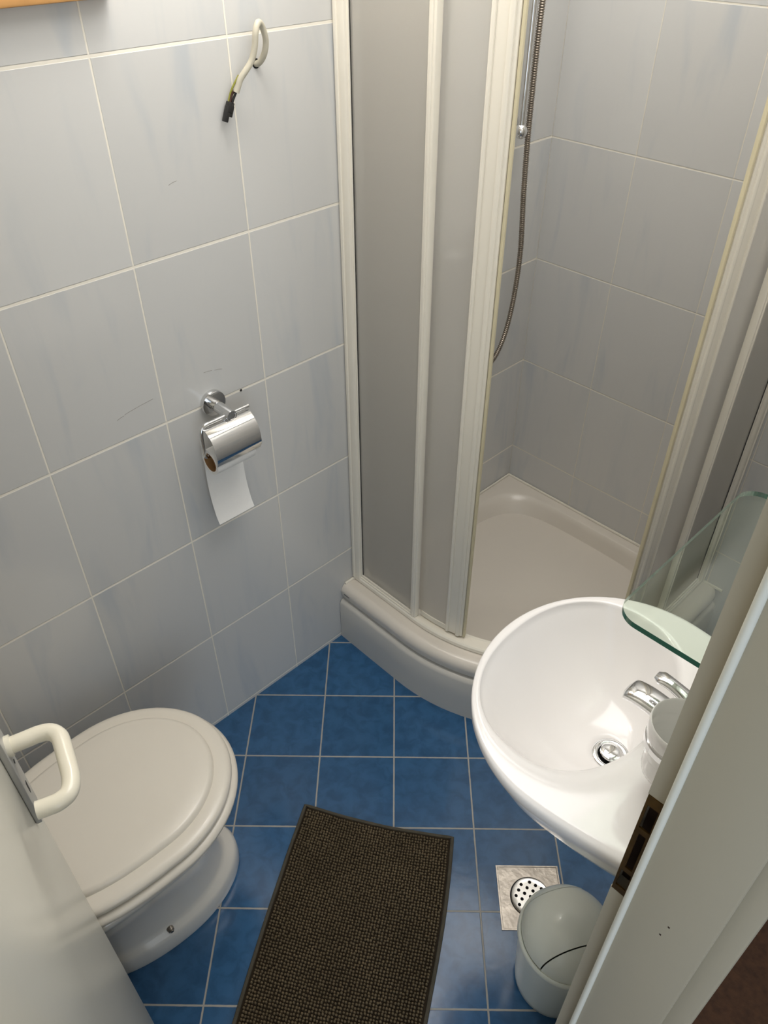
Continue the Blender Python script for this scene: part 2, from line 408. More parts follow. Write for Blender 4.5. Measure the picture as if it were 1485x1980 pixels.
def trayf(bm):
    R = [resamp(ring_at(.700, .160, .001)), resamp(ring_at(.688, .170, .001)), resamp(ring_at(.686, .192, .001)), resamp(ring_at(.690, .204, .001)), resamp(ring_at(.700, .2135, .001)), resamp(ring_at(.712, TZ, .001)), resamp(ring_at(.735, TZ-.003, .001)),
         basin_ring(0, TZ-.003, 60), basin_ring(.004, TZ-.005, 80), basin_ring(.012, TZ-.022, 110), basin_ring(.022, TZ-.055, 150), basin_ring(.034, TZ-.088, 190), basin_ring(.055, TZ-.106, 230), basin_ring(.09, TZ-.113, 260), basin_ring(.18, TZ-.117, 300)]
    loft(bm, R, True, True)
obj_of('tray_basin', m_acryl, tray, trayf, auto=60)
def skirtf(bm):
    prof = [(.7005, .158), (.690, .158), (.6825, .153), (.679, .145), (.6785, .08), (.6785, .0), (.700, .0)]
    path = [plan(y, 28, .0015) for y, z in prof]
    loft(bm, [[Vector((x, y, prof[i][1])) for x, y in p] for i, p in enumerate(path)] + [[Vector((x, y, .158)) for x, y in path[0]]], closed=False)
sk = obj_of('skirt', m_skirt, tray, skirtf, auto=35)
obj_of('maker_label', m_label, tray, lambda bm: add_box(bm, .014, .036, .6855, .6865, .185, .189))
obj_of('silicone_bead', m_frame, tray, lambda bm: tube(bm, [(.004, .70, TZ+.0005), (.004, YB-.004, TZ+.0005), (.80, YB-.004, TZ+.0005)], .0045, 8))

# ------------------------------------------------------------------ shower enclosure
ZT = 2.02
enc = thing('shower_enclosure', 'quadrant shower enclosure with white frame and frosted sliding doors standing open', 'shower enclosure', (.40, 1.07, TZ))
mir = lambda p: Vector((YB-p[1], YB-p[0], p[2]))
ident = lambda p: Vector(p)
Y0 = .748
def sweep_plan(bm, prof, x_a=0.002, x_b=None, f=ident, full=True):
    """prof: closed polygon (inset y, z) swept along the quadrant"""
    paths = [plan(y, 36, x_a, YB-.002) for y, z in prof]
    n = len(paths[0]); rings = [[f((paths[k][i][0], paths[k][i][1], prof[k][1])) for k in range(len(prof))] for i in range(n)]
    loft(bm, rings)
obj_of('bottom_track', m_frame, enc, lambda bm: sweep_plan(bm, [(Y0-.012, TZ-.001), (Y0-.012, TZ+.010), (Y0-.008, TZ+.014), (Y0+.004, TZ+.014), (Y0+.006, TZ+.009), (Y0+.026, TZ+.009), (Y0+.030, TZ+.013), (Y0+.033, TZ+.009), (Y0+.033, TZ-.001)]))
obj_of('top_track', m_frame, enc, lambda bm: sweep_plan(bm, [(Y0-.02, ZT-.01), (Y0-.02, ZT+.035), (Y0+.035, ZT+.035), (Y0+.035, ZT-.01)]))
def arcpt(x, inset):
    """point on the front line of given inset at given x (x<CX straight)"""
    if x <= CX: return Vector((x, inset)), 0.0
    R = CY-inset; a = math.asin((x-CX)/R); return Vector((x, CY-R*math.cos(a))), a
def upright(bm, x0, x1, i0, i1, z0, z1, f, bev=.002):
    """a vertical bar following the curve between x0 and x1, between insets i0 and i1"""
    q = []
    for x, i in ((x0, i0), (x1, i0), (x1, i1), (x0, i1)):
        # keep bars square to the curve
        _, a = arcpt((x0+x1)/2, (i0+i1)/2); c, _ = arcpt((x0+x1)/2, (i0+i1)/2)
        du = x-(x0+x1)/2; dv = i-(i0+i1)/2
        q.append(c+Vector((math.cos(a), math.sin(a)))*du+Vector((-math.sin(a), math.cos(a)))*dv)
    m = len(q); out = []
    for k in range(m):
        p, c, nx = q[k-1], q[k], q[(k+1) % m]
        u = (p-c).normalized()*bev; w = (nx-c).normalized()*bev
        out += [c+u, c+(u+w)*.3, c+w]
    loft(bm, [[f((v.x, v.y, z)) for v in out] for z in (z0, z1)])
def sheet(bm, x0, x1, i0, i1, z0, z1, f, n=14):
    lo = []; hi = []
    xs = [x0+(x1-x0)*k/n for k in range(n+1)]
    outer = [arcpt(x, i0)[0] for x in xs] + [arcpt(x, i1)[0] for x in reversed(xs)]
    loft(bm, [[f((v.x, v.y, z)) for v in outer] for z in (z0, z1)])
for side, f in (('a', ident), ('b', mir)):
    # profile screwed to the wall, with ribs
    def wp(bm):
        upright(bm, .002, .030, Y0-.014, Y0+.012, TZ+.012, ZT, f, .003)
        upright(bm, .0025, .012, Y0-.017, Y0-.01, TZ+.012, ZT, f, .002)
        upright(bm, .025, .0335, Y0-.0065, Y0+.006, TZ+.012, ZT, f, .0015)
    obj_of('wall_profile', m_frame, enc, wp)
    fp = obj_of('fixed_panel', m_frost, enc, lambda bm: sheet(bm, .034, .236, Y0-.002, Y0+.002, TZ+.024, ZT, f, 4))
    fp['label'] = 'frosted fixed glass panel'
    obj_of('panel_seal', m_black, fp, lambda bm: upright(bm, .0335, .0352, Y0-.0035, Y0+.0035, TZ+.024, ZT, f, .0003))
    obj_of('mullion', m_frame, fp, lambda bm: (upright(bm, .233, .252, Y0-.008, Y0+.009, TZ+.016, ZT, f, .003), upright(bm, .2395, .246, Y0-.0105, Y0-.004, TZ+.016, ZT, f, .002)))
    obj_of('bottom_rail', m_frame, fp, lambda bm: (sheet(bm, .030, .236, Y0-.006, Y0+.005, TZ+.013, TZ+.026, f, 4), sheet(bm, .030, .236, Y0-.009, Y0-.005, TZ+.0135, TZ+.018, f, 4)))
    I = Y0+.019
    dl = obj_of('sliding_door', m_frost, enc, lambda bm: sheet(bm, .045, .345, I-.002, I+.002, TZ+.028, ZT, f, 26))
    dl['label'] = 'frosted sliding door leaf'
    def ep(bm):
        upright(bm, .340, .389, I-.007, I+.010, TZ+.016, ZT, f, .003)
        upright(bm, .3415, .351, I-.011, I-.003, TZ+.016, ZT, f, .0035)
        upright(bm, .372, .3835, I-.012, I-.003, TZ+.016, ZT, f, .0035)
    obj_of('edge_profile', m_frame, dl, ep)
    obj_of('magnetic_seal', m_seal, dl, lambda bm: upright(bm, .3895, .396, I-.006, I+.004, TZ+.016, ZT, f, .002))
    obj_of('bottom_rail', m_frame, dl, lambda bm: (sheet(bm, .255, .345, I-.005, I+.005, TZ+.014, TZ+.030, f, 8)))

# ------------------------------------------------------------------ shower fittings
rail = thing('shower_rail', 'chrome riser rail with ball end on the shower wall', 'shower rail', (0, 1.285, 1.37))
obj_of('rail', m_chrome, rail, lambda bm: tube(bm, [(.050, 1.271, 1.375), (.050, 1.271, 2.02)], .0095, 20))
def ball(bm):
    lathe(bm, (.050, 1.271, 1.366), [(0, -.0165), (.007, -.015), (.012, -.011), (.0155, -.004), (.016, .0), (.0163, .002), (.0150, .008), (.0115, .0135), (.0095, .016)], 28)
obj_of('ball_end', m_chrome, rail, ball)
for z in (1.372, 2.0):
    obj_of('bracket', m_chrome, rail, lambda bm: (tube(bm, [(.0, 1.271, z), (.05, 1.271, z)], .009, 16), tube(bm, [(.0, 1.271, z), (.007, 1.271, z)], .02, 24)))
hose = spline([(.078, 1.292, 1.98), (.068, 1.293, 1.80), (.058, 1.2905, 1.62), (.052, 1.298, 1.40), (.05, 1.310, 1.22), (.05, 1.325, 1.06), (.05, 1.318, .93), (.052, 1.292, .83), (.055, 1.25, .775), (.06, 1.20, .77), (.068, 1.15, .82), (.07, 1.10, .95), (.07, 1.07, 1.08)], 40)
def hosef(bm):
    P = []; r = []
    L = 0; pts = [hose[0]]
    # uniform fine resample for the ribbed winding
    step = .0013; acc = [0]
    for a, b in zip(hose, hose[1:]): acc.append(acc[-1]+(b-a).length)
    T = acc[-1]; n = int(T/step); i = 0
    for k in range(n+1):
        s = T*k/n
        while i < len(acc)-2 and acc[i+1] < s: i += 1
        t = (s-acc[i])/max(acc[i+1]-acc[i], 1e-9); P.append(hose[i].lerp(hose[i+1], t)); r.append(.0073 if (k//2) % 2 else .0058)
    tube(bm, P, r, 10)
tag(obj_of('shower_hose', m_hose, None, hosef, auto=80), 'ribbed metal shower hose hanging beside the riser rail', 'hose')
mix = thing('shower_mixer', 'chrome shower mixer seen blurred behind the frosted door', 'mixer tap', (0, 1.07, 1.13))
obj_of('mixer_body', m_chrome, mix, lambda bm: tube(bm, spline([(.07, .985, 1.13), (.07, 1.0, 1.13), (.07, 1.07, 1.13), (.07, 1.14, 1.13), (.07, 1.155, 1.13)], 4), .024, 24))
for y in (.995, 1.145):
    obj_of('wall_union', m_chrome, mix, lambda bm: (tube(bm, [(.0, y, 1.13), (.06, y, 1.13)], .014, 16), tube(bm, [(.0, y, 1.13), (.012, y, 1.13)], .032, 28)))
obj_of('mixer_lever', m_chrome, mix, lambda bm: (tube(bm, [(.07, 1.07, 1.13), (.07, 1.07, 1.17)], .021, 24), tube(bm, spline([(.072, 1.07, 1.168), (.11, 1.07, 1.182), (.165, 1.07, 1.195)], 5), .008, 12)))
obj_of('hose_outlet', m_chrome, mix, lambda bm: tube(bm, [(.07, 1.07, 1.115), (.07, 1.07, 1.075)], .0105, 16))

# ------------------------------------------------------------------ toilet
TX, TY = .309, -.145
def egg(a, fr_, bk, z, cx=TX, cy=TY, n=72, ex=2.0, exb=2.6):
    out = []
    for k in range(n):
        t = 2*PI*k/n; c, s = math.cos(t), math.sin(t); x_ = ex if s >= 0 else exb
        out.append(Vector((cx+a*math.copysign(abs(c)**(2/x_), c), cy+(fr_ if s >= 0 else bk)*math.copysign(abs(s)**(2/x_), s), z)))
    return out
toi = thing('toilet', 'white floor-standing toilet with closed lid against the tiled wall', 'toilet', (TX, -.25, 0))
def bowl(bm):
    R = [egg(.117, .187, .24, 0, exb=2.0), egg(.119, .189, .24, .010, exb=2.0), egg(.117, .186, .24, .045, exb=2.0), egg(.113, .178, .24, .058, exb=2.0), egg(.104, .160, .235, .064, exb=2.0), egg(.099, .150, .235, .080, exb=2.0), egg(.095, .135, .25, .15, exb=2.1), egg(.100, .130, .28, .21),
         egg(.128, .150, .39, .28), egg(.158, .178, .38, .335), egg(.183, .200, .37, .375), egg(.188, .206, .37, .395), egg(.184, .202, .366, .401)]
    loft(bm, R)
obj_of('bowl', m_ceramic2, toi, bowl, auto=60)
def scallop(bm):
    pts = [(TX+.1215, TY-.15, .012), (TX+.119, TY-.135, .055), (TX+.1165, TY-.10, .085), (TX+.113, TY-.05, .088), (TX+.103, TY+.02, .084), (TX+.085, TY+.09, .088), (TX+.052, TY+.14, .098)]
    tube(bm, spline(pts, 8), .0045, 10)
def fixing(bm):
    c = Vector((TX+.106, TY-.045, .064)); lathe(bm, c, [(0, .006), (.004, .006), (.0045, .003), (.0065, .003), (.0075, .0), (.008, -.006)], 20, 'x')
bt = obj_of('fixing_bolt', m_steel, toi, fixing)
def seatf(bm):
    loft(bm, [egg(.184, .204, .29, .4015), egg(.194, .214, .295, .406), egg(.1995, .2195, .30, .413), egg(.1995, .2195, .30, .420), egg(.194, .214, .295, .4265), egg(.186, .206, .29, .428)])
obj_of('seat', m_seat, toi, seatf, auto=60)
def lidf(bm):
    loft(bm, [egg(.181, .200, .285, .4285), egg(.1875, .2065, .29, .431), egg(.1905, .2095, .292, .438), egg(.189, .208, .292, .445), egg(.184, .203, .288, .4495), egg(.176, .195, .28, .4512),
              egg(.158, .178, .262, .4512), egg(.1555, .1755, .260, .4508), egg(.1545, .1745, .259, .4560), egg(.151, .171, .256, .4605), egg(.145, .165, .25, .4622), egg(.11, .125, .20, .4628), egg(.06, .065, .1, .4632)])
obj_of('lid', m_seat, toi, lidf, auto=70)
for s in (-1, 1):
    obj_of('hinge', m_seat, toi, lambda bm: tube(bm, [(TX+s*.075-.02, TY-.305, .425), (TX+s*.075+.02, TY-.305, .425)], .013, 16))

# ------------------------------------------------------------------ toilet roll holder, roll
RY = .36
hold = thing('toilet_roll_holder', 'chrome toilet roll holder with curved cover on the tiled wall', 'toilet roll holder', (0, RY, .985))
obj_of('rosette', m_chrome, hold, lambda bm: lathe(bm, (0, RY, .988), [(.0285, .0), (.0285, .008), (.0275, .010), (.020, .0105)], 48, 'x'))
obj_of('post', m_chrome, hold, lambda bm: lathe(bm, (0, RY, .986), [(.0125, .008), (.0125, .070), (.0115, .0725), (.009, .0725), (.0085, .0715)], 36, 'x'))
obj_of('bar', m_chrome, hold, lambda bm: tube(bm, spline([(.060, .409, .985), (.060, .38, .985), (.060, .32, .985), (.060, .306, .985), (.060, .295, .981), (.061, .289, .970), (.062, .288, .945), (.062, .288, .922), (.062, .290, .914), (.062, .298, .911), (.062, .33, .911), (.062, .39, .911)], 6), .0042, 14))
def cover(bm):
    pr = spline([(.0645, 0, .9785), (.074, 0, .9765), (.089, 0, .964), (.099, 0, .944), (.1015, 0, .920), (.097, 0, .905), (.088, 0, .893)], 6)
    a = [Vector((p.x, .292, p.z)) for p in pr]; b = [Vector((p.x, .404, p.z)) for p in pr]
    # trimmed corner near the bar
    a[-1].y += .022; b[0].y -= .006
    th = .0011
    nrm = []
    for i in range(len(pr)):
        t = (pr[min(i+1, len(pr)-1)]-pr[max(i-1, 0)]).normalized(); nrm.append(Vector((t.z, 0, -t.x))*-1)
    loft(bm, [[a[i], b[i], b[i]+nrm[i]*th, a[i]+nrm[i]*th] for i in range(len(pr))])
obj_of('cover', m_chrome, hold, cover, auto=50)
roll = thing('toilet_roll', 'nearly used-up toilet roll hanging under the chrome cover', 'toilet roll', (.062, .345, .905))
def hollow(bm, c, ro, ri, y0, y1, n=40):
    A = [circle((c[0], y, c[1]), r, n, 'y') for r, y in ((ro, y0), (ro, y1), (ri, y1), (ri, y0), (ro, y0))]
    loft(bm, A, False, False)
obj_of('core', m_card, roll, lambda bm: hollow(bm, (.062, .895), .0212, .0200, .2965, .3955))
obj_of('tissue', m_paper, roll, lambda bm: hollow(bm, (.062, .895), .0285, .0215, .297, .395))
def sheetp(bm):
    pr = spline([(.0345, .0, .905), (.0325, 0, .88), (.0305, 0, .84), (.0315, 0, .80), (.036, 0, .765), (.044, 0, .733), (.052, 0, .715)], 6)
    loft(bm, [[Vector((p.x, .300, p.z)), Vector((p.x, .396, p.z)), Vector((p.x-.0006, .396, p.z)), Vector((p.x-.0006, .300, p.z))] for p in pr])
obj_of('hanging_sheet', m_paper, roll, sheetp, auto=80)

# ------------------------------------------------------------------ loose cable on the wall
cab = thing('loose_cable', 'loose cream electric cable sticking out of the tiled wall', 'cable', (0, .552, 1.58))
obj_of('cable_sheath', m_cable, cab, lambda bm: tube(bm, spline([(-.01, .553, 1.588), (.008, .555, 1.592), (.020, .559, 1.607), (.026, .560, 1.628), (.030, .551, 1.650), (.034, .541, 1.655), (.036, .533, 1.643), (.034, .530, 1.622), (.030, .524, 1.602), (.026, .512, 1.587), (.022, .503, 1.576), (.020, .4985, 1.566), (.018, .494, 1.556)], 7), .0052, 14))
obj_of('brown_wire', m_brownw, cab, lambda bm: tube(bm, spline([(.020, .503, 1.580), (.018, .4955, 1.563), (.012, .489, 1.553), (.010, .484, 1.538), (.009, .482, 1.527)], 5), .0022, 10))
obj_of('neutral_wire', m_black, cab, lambda bm: tube(bm, spline([(.020, .502, 1.575), (.018, .494, 1.557), (.014, .489, 1.545), (.011, .485, 1.532)], 5), .0021, 10))
obj_of('earth_wire', m_earth, cab, lambda bm: tube(bm, spline([(.018, .503, 1.581), (.013, .491, 1.563), (.009, .486, 1.55), (.008, .481, 1.535)], 5), .0018, 10))
def term(bm):
    M = Matrix.Translation((.010, .481, 1.531)) @ Matrix.Rotation(math.radians(-24), 4, 'X')
    add_box(bm, -.005, .005, -.006, .006, -.006, .011, bev=.0012, M=M); add_box(bm, -.0045, .0045, -.007, .001, -.022, .004, bev=.0012, M=M)
    add_box(bm, -.004, .004, .0005, .0075, -.012, .006, bev=.001, M=M)
obj_of('terminal_block', m_black, cab, term)
obj_of('entry_hole', m_hole, cab, lambda bm: tube(bm, [(.0, .554, 1.590), (.0006, .554, 1.590)], .008, 20))
obj_of('screw_hole', m_hole, None, lambda bm: tube(bm, [(.0, .4345, .985), (.0007, .4345, .985)], .0028, 16))
tag(bpy.data.objects['screw_hole'], 'small empty screw hole in the grout beside the chrome roll holder', 'hole')

# ------------------------------------------------------------------ pine-framed mirror over the toilet
mrr = thing('wall_mirror', 'bottom edge of a pine-framed wall mirror above the toilet', 'mirror', (0, -.05, 1.71))
def frm(bm):
    y0, y1, z0, z1 = -.42, .30, 1.7085, 2.2; w = .035
    add_box(bm, .0, .028, y0, y1, z0, z0+w, bev=.004); add_box(bm, .0, .028, y0, y1, z1-w, z1, bev=.004)
    add_box(bm, .0, .028, y0, y0+w, z0+w, z1-w, bev=.004); add_box(bm, .0, .028, y1-w, y1, z0+w, z1-w, bev=.004)
obj_of('frame', m_wood, mrr, frm)
box('mirror_glass', m_mirror, mrr, .012, .016, -.39, .27, 1.74, 2.17)

# ------------------------------------------------------------------ wash basin
SX, SY = XC, .42
def outer(n=120, k=1.0, cx=.98, wy=.236, wx=.222, back=.212):
    out = []
    fr_n = n*2//3
    for i in range(fr_n+1):
        a = PI/2+PI*i/fr_n
        out.append(Vector((cx+wx*math.cos(a)*1.0, SY+wy*math.sin(a))))
    m = n-fr_n-1
    # along the near side to the wall, the wall, and back
    s = [(1/3, 'n'), (2/3, 'n'), (1, 'n')]
    side = max(3, m//3)
    A = [Vector((cx+(SX-cx)*j/side, SY-(wy+(back-wy)*(j/side)**1.6))) for j in range(1, side+1)]
    B = [Vector((SX, SY-back+2*back*j/(m-2*side+1))) for j in range(1, m-2*side+1)]
    C_ = [Vector((p.x, 2*SY-p.y)) for p in reversed(A)]
    return out+A+B+C_
O = outer(); c0 = Vector((.985, SY))
def innerp(v, c=Vector((.918, SY)), a=.142, b=.182, ex=2.25):
    d = (v-c0); th = math.atan2(d.y, d.x); c_, s_ = math.cos(th), math.sin(th)
    # back side flatter and reaching toward the tap deck
    ax = a if c_ < 0 else .128
    r = (abs(c_/ax)**ex+abs(s_/b)**ex)**(-1/ex)
    return Vector((c.x+r*c_, c.y+r*s_))
IN = [innerp(v) for v in O]
DR = Vector((.996, .419)); DZ = .724
def dr(v, r): d = (v-DR); d.normalize(); return DR+d*r
def rg(L_, z): return [Vector((p.x, p.y, z)) for p in L_]
def scl(k, c=Vector((SX, SY))): return [c+(v-c)*k for v in O]
def inset(k): 
    out = []
    for v, w in zip(O, IN):
        q = v.lerp(w, k); q.x = v.x if v.x > SX-1e-4 and k < .2 else q.x; out.append(q)
    return out
basin = thing('wash_basin', 'white oval-fronted ceramic wash basin mounted on the tiled wall', 'wash basin', (SX, SY, .7))
def basinf(bm):
    R = [rg(scl(.30), .655), rg(scl(.42), .660), rg(scl(.62), .69), rg(scl(.80), .735), rg(scl(.92), .785), rg(scl(.975), .818), rg(scl(.993), .830), rg(O, .838), rg(scl(.998), .845), rg(inset(.06), .8495), rg(inset(.18), .851), rg(inset(.6), .8515), rg(inset(.86), .851), rg(inset(.95), .8495), rg(IN, .846)]
    IN2 = [w.lerp(DR, .03) for w in IN]; R.append(rg(IN2, .838))
    for t in (.08, .14, .22, .32, .44, .57, .7, .82, .92):
        z = DZ+(.838-DZ)*((1-t)**2.3)*(1-.02*t)
        R.append(rg([w.lerp(dr(w, .026), t) for w in IN2], z))
    R.append(rg([dr(w, .0255) for w in IN], DZ)); R.append(rg([dr(w, .0235) for w in IN], DZ-.012)); R.append(rg([dr(w, .022) for w in IN], DZ-.03))
    loft(bm, R)
obj_of('basin_bowl', m_ceramic, basin, basinf, auto=80)
drn = obj_of('waste_ring', m_chrome, basin, lambda bm: lathe(bm, (DR.x, DR.y, DZ), [(.0195, -.006), (.0205, .0005), (.023, .0022), (.028, .0022), (.0305, .0008), (.0305, -.002)], 48, cap0=False, cap1=False))
obj_of('plug', m_chrome, basin, lambda bm: lathe(bm, (DR.x, DR.y, DZ), [(.0045, -.03), (.0045, -.002), (.0165, .004), (.0185, .0065), (.0180, .0085), (.0155, .0098), (.008, .0106), (.0005, .0108)], 40))
obj_of('waste_pipe_mouth', m_hole, basin, lambda bm: lathe(bm, (DR.x, DR.y, DZ-.020), [(.0215, 0), (.0215, .001)], 32))

# basin mixer tap
tap = thing('basin_tap', 'chrome single-lever mixer tap on the back of the wash basin', 'tap', (1.09, SY, .852))
obj_of('tap_body', m_chrome, tap, lambda bm: lathe(bm, (1.088, SY, .852), [(.027, 0), (.027, .005), (.0245, .008), (.0235, .05), (.023, .062), (.0205, .068)], 40))
def spout(bm):
    P = spline([(1.088, SY, .882), (1.06, SY, .894), (1.025, SY, .899), (1.0, SY, .897), (.988, SY, .891)], 6); R = []
    for i, p in enumerate(P):
        t = i/(len(P)-1); w = .0230-.002*t; h = .0135-.0035*t
        if t > .9: w *= (1-(t-.9)*5.0); h *= (1-(t-.9)*5.0)
        R.append([Vector((p.x, p.y+w*math.copysign(abs(math.cos(a))**.8, math.cos(a)), p.z+h*math.copysign(abs(math.sin(a))**.8, math.sin(a)))) for a in [2*PI*k/24 for k in range(24)]])
    loft(bm, R)
obj_of('spout', m_chrome, tap, spout)
def levr(bm):
    P = spline([(1.10, SY, .932), (1.075, SY+.001, .946), (1.045, SY+.002, .953), (1.022, SY+.003, .952)], 6); R = []
    for i, p in enumerate(P):
        t = i/(len(P)-1); w = .020-.009*math.sin(t*PI*.8); h = .010-.004*t
        if t > .88: w *= (1-(t-.88)*4); h *= (1-(t-.88)*4)
        R.append([Vector((p.x, p.y+w*math.cos(a), p.z+h*math.sin(a))) for a in [2*PI*k/20 for k in range(20)]])
    loft(bm, R)
    lathe(bm, (1.09, SY, .920), [(.0215, 0), (.0225, .008), (.021, .018), (.013, .026), (.001, .029)], 32)
obj_of('tap_lever', m_chrome, tap, levr)

# tumbler in its ring
CUX, CUY = 1.103, .334
ringt = thing('tumbler_holder', 'chrome wall ring holding the white tumbler', 'tumbler holder', (XC, CUY, .955))
obj_of('ring', m_chrome, ringt, lambda bm: loft(bm, [circle((CUX, CUY, z), r, 40) for r, z in ((.0402, .957), (.043, .957), (.043, .967), (.0402, .967), (.0402, .957))], False, False))
obj_of('ring_arm', m_chrome, ringt, lambda bm: lathe(bm, (CUX, CUY, .962), [(.006, .0425), (.006, XC-CUX)], 12, 'x') if XC-CUX > .0425 else None)
def cupf(bm):
    prof = [(.0, .893), (.030, .893), (.0335, .896), (.0355, .905), (.038, .955), (.0388, .968), (.0415, .972), (.0430, .976), (.0435, .990), (.0432, 1.0), (.0418, 1.002), (.0403, 1.0), (.0410, .975), (.0345, .91), (.030, .901), (.0, .899)]
    lathe(bm, (CUX, CUY, 0), prof, 56)
tag(obj_of('tumbler', m_ceramic, None, cupf, auto=60), 'white bathroom tumbler with a thick rim in a chrome ring above the basin', 'tumbler')

# glass shelf
SZ = 1.168
def shelf_poly(n=10):
    y0, y1, x0, x1, r = .277, .622, .994, XC, .030
    P = [Vector((x1, y0))]
    for k in range(n+1):
        a = -PI/2-PI/2*k/n; P.append(Vector((x0+r+r*math.cos(a), y0+r+r*math.sin(a))))
    for k in range(n+1):
        a = PI-PI/2*k/n; P.append(Vector((x0+r+r*math.cos(a), y1-r+r*math.sin(a))))
    P.append(Vector((x1, y1))); return P
def shelff(bm):
    P = shelf_poly(); n = len(P)
    lo = [bm.verts.new((p.x, p.y, SZ)) for p in P]; hi = [bm.verts.new((p.x, p.y, SZ+.008)) for p in P]
    bm.faces.new(lo[::-1]).material_index = 0; bm.faces.new(hi).material_index = 0
    for i in range(n):
        f = bm.faces.new((lo[i], lo[(i+1) % n], hi[(i+1) % n], hi[i])); f.material_index = 1
shf = thing('glass_shelf', 'clear glass shelf with green cut edge above the wash basin', 'shelf', (XC, .45, SZ))
obj_of('shelf_pane', [m_glass, m_glass_edge], shf, shelff, smooth=False)
for y in (.34, .57):
    obj_of('shelf_clip', m_chrome, shf, lambda bm: add_box(bm, XC-.022, XC, y-.009, y+.009, SZ-.007, SZ+.013, bev=.003))

# ------------------------------------------------------------------ floor drain
DC = Vector((.909, .457))
MR = Matrix.Translation((DC.x, DC.y, 0)) @ Matrix.Rotation(math.radians(45), 4, 'Z')
fd = thing('floor_drain', 'square steel floor drain set into the blue tiles', 'drain', (DC.x, DC.y, 0))
def fdp(bm):
    s = .0745; n = 64; cc = Vector((.0, -.0, 0))
    sq = []
    for k in range(n):
        a = 2*PI*k/n; c_, s_ = math.cos(a), math.sin(a); m = s/max(abs(c_), abs(s_)); sq.append((c_*m, s_*m))
    ci = [(math.cos(2*PI*k/n)*.0475, math.sin(2*PI*k/n)*.0475) for k in range(n)]
    rings = [[MR @ Vector((x, y, 0)) for x, y in sq], [MR @ Vector((x*.995, y*.995, .0022)) for x, y in sq], [MR @ Vector((x*.95, y*.95, .0022)) for x, y in sq], [MR @ Vector((x*.94, y*.94, .0012)) for x, y in sq],
             [MR @ Vector((x, y, .0012)) for x, y in ci], [MR @ Vector((x*.985, y*.985, .0004)) for x, y in ci]]
    loft(bm, rings, False, False)
obj_of('drain_plate', m_steel, fd, fdp, auto=25)
obj_of('drain_pit', m_hole, fd, lambda bm: lathe(bm, (DC.x, DC.y, 0), [(.0465, .0001), (.0465, .0008)], 48))
def grate(bm):
    # disc with real round openings: triangle fill between circles
    loops = []; R0 = .0452
    def ringv(cx, cy, r, n, z): 
        vs = [bm.verts.new((DC.x+cx+r*math.cos(2*PI*k/n), DC.y+cy+r*math.sin(2*PI*k/n), z)) for k in range(n)]
        return vs, [bm.edges.new((vs[k], vs[(k+1) % n])) for k in range(n)]
    holes = []
    for i in range(-2, 3):
        for j in range(-2, 3):
            if i*i+j*j > 5.5: continue
            x, y = i*.0150, j*.0150
            holes.append((x*.966-y*.259, x*.259+y*.966))
    z = .0042; es = []
    top_o, e_ = ringv(0, 0, R0-.0035, 48, z); es += e_
    hv = []
    for hx, hy in holes:
        v, e_ = ringv(hx, hy, .0040, 12, z); es += e_; hv.append(v)
    bmesh.ops.triangle_fill(bm, use_beauty=True, use_dissolve=False, edges=es)
    for v in hv:
        lo = [bm.verts.new(q.co+Vector((0, 0, -.0025))) for q in v]
        for k in range(12): bm.faces.new((v[k], v[(k+1) % 12], lo[(k+1) % 12], lo[k]))
    a = [bm.verts.new((DC.x+(R0-.0012)*math.cos(2*PI*k/48), DC.y+(R0-.0012)*math.sin(2*PI*k/48), z+.0008)) for k in range(48)]
    b = [bm.verts.new((DC.x+R0*math.cos(2*PI*k/48), DC.y+R0*math.sin(2*PI*k/48), .001)) for k in range(48)]
    for k in range(48):
        bm.faces.new((top_o[k], top_o[(k+1) % 48], a[(k+1) % 48], a[k])); bm.faces.new((a[k], a[(k+1) % 48], b[(k+1) % 48], b[k]))
gr = obj_of('drain_grate', m_grate, fd, grate, auto=30)
gr['label'] = 'round perforated grate'

# ------------------------------------------------------------------ swing-top bin
BX, BY = 1.046, .357
bn = thing('waste_bin', 'small pale round bin with a domed swing lid under the basin', 'bin', (BX, BY, 0))
obj_of('bin_body', m_bin, bn, lambda bm: lathe(bm, (BX, BY, 0), [(.0, .0), (.078, .0), (.082, .004), (.0835, .02), (.095, .205), (.092, .205), (.080, .02), (0, .012)], 64))
obj_of('bin_collar', m_bin, bn, lambda bm: lathe(bm, (BX, BY, 0), [(.0925, .200), (.0965, .200), (.0985, .206), (.0975, .2155), (.0945, .2185), (.0915, .216), (.0915, .202)], 64, cap0=False, cap1=False))
BR, BH, BZ = .0925, .086, .214
AXA = math.radians(58)     # direction in which the flap swings
def dome_patch(bm, w0, w1, p0, p1, k, nl=14, nf=60):
    """patch of the dome between two cuts across the swing direction; p in degrees over the top"""
    l0, l1 = math.asin(w0), math.asin(w1); ux, uy = math.cos(AXA), math.sin(AXA); R = []
    for kk in (k, k-.022):
        for i in range(nl+1):
            la = l0+(l1-l0)*(i/nl if kk == k else 1-i/nl); row = []
            for j in range(nf+1):
                ph = math.radians(p0+(p1-p0)*j/nf)
                u, w, h = math.cos(la)*math.cos(ph)*kk, math.sin(la)*kk, math.cos(la)*math.sin(ph)*kk
                row.append(Vector((BX+BR*(u*ux-w*uy), BY+BR*(u*uy+w*ux), BZ+BH*h)))
            R.append(row)
    loft(bm, R+[R[0]], closed=False)
def dome_fixed(bm):
    dome_patch(bm, -.9995, -.56, 0, 180, 1.0); dome_patch(bm, .72, .9995, 0, 180, 1.0)
    dome_patch(bm, -.56, .72, 0, 3.2, 1.0, nf=3); dome_patch(bm, -.56, .72, 176.8, 180, 1.0, nf=3)
obj_of('dome', m_bin, bn, dome_fixed)
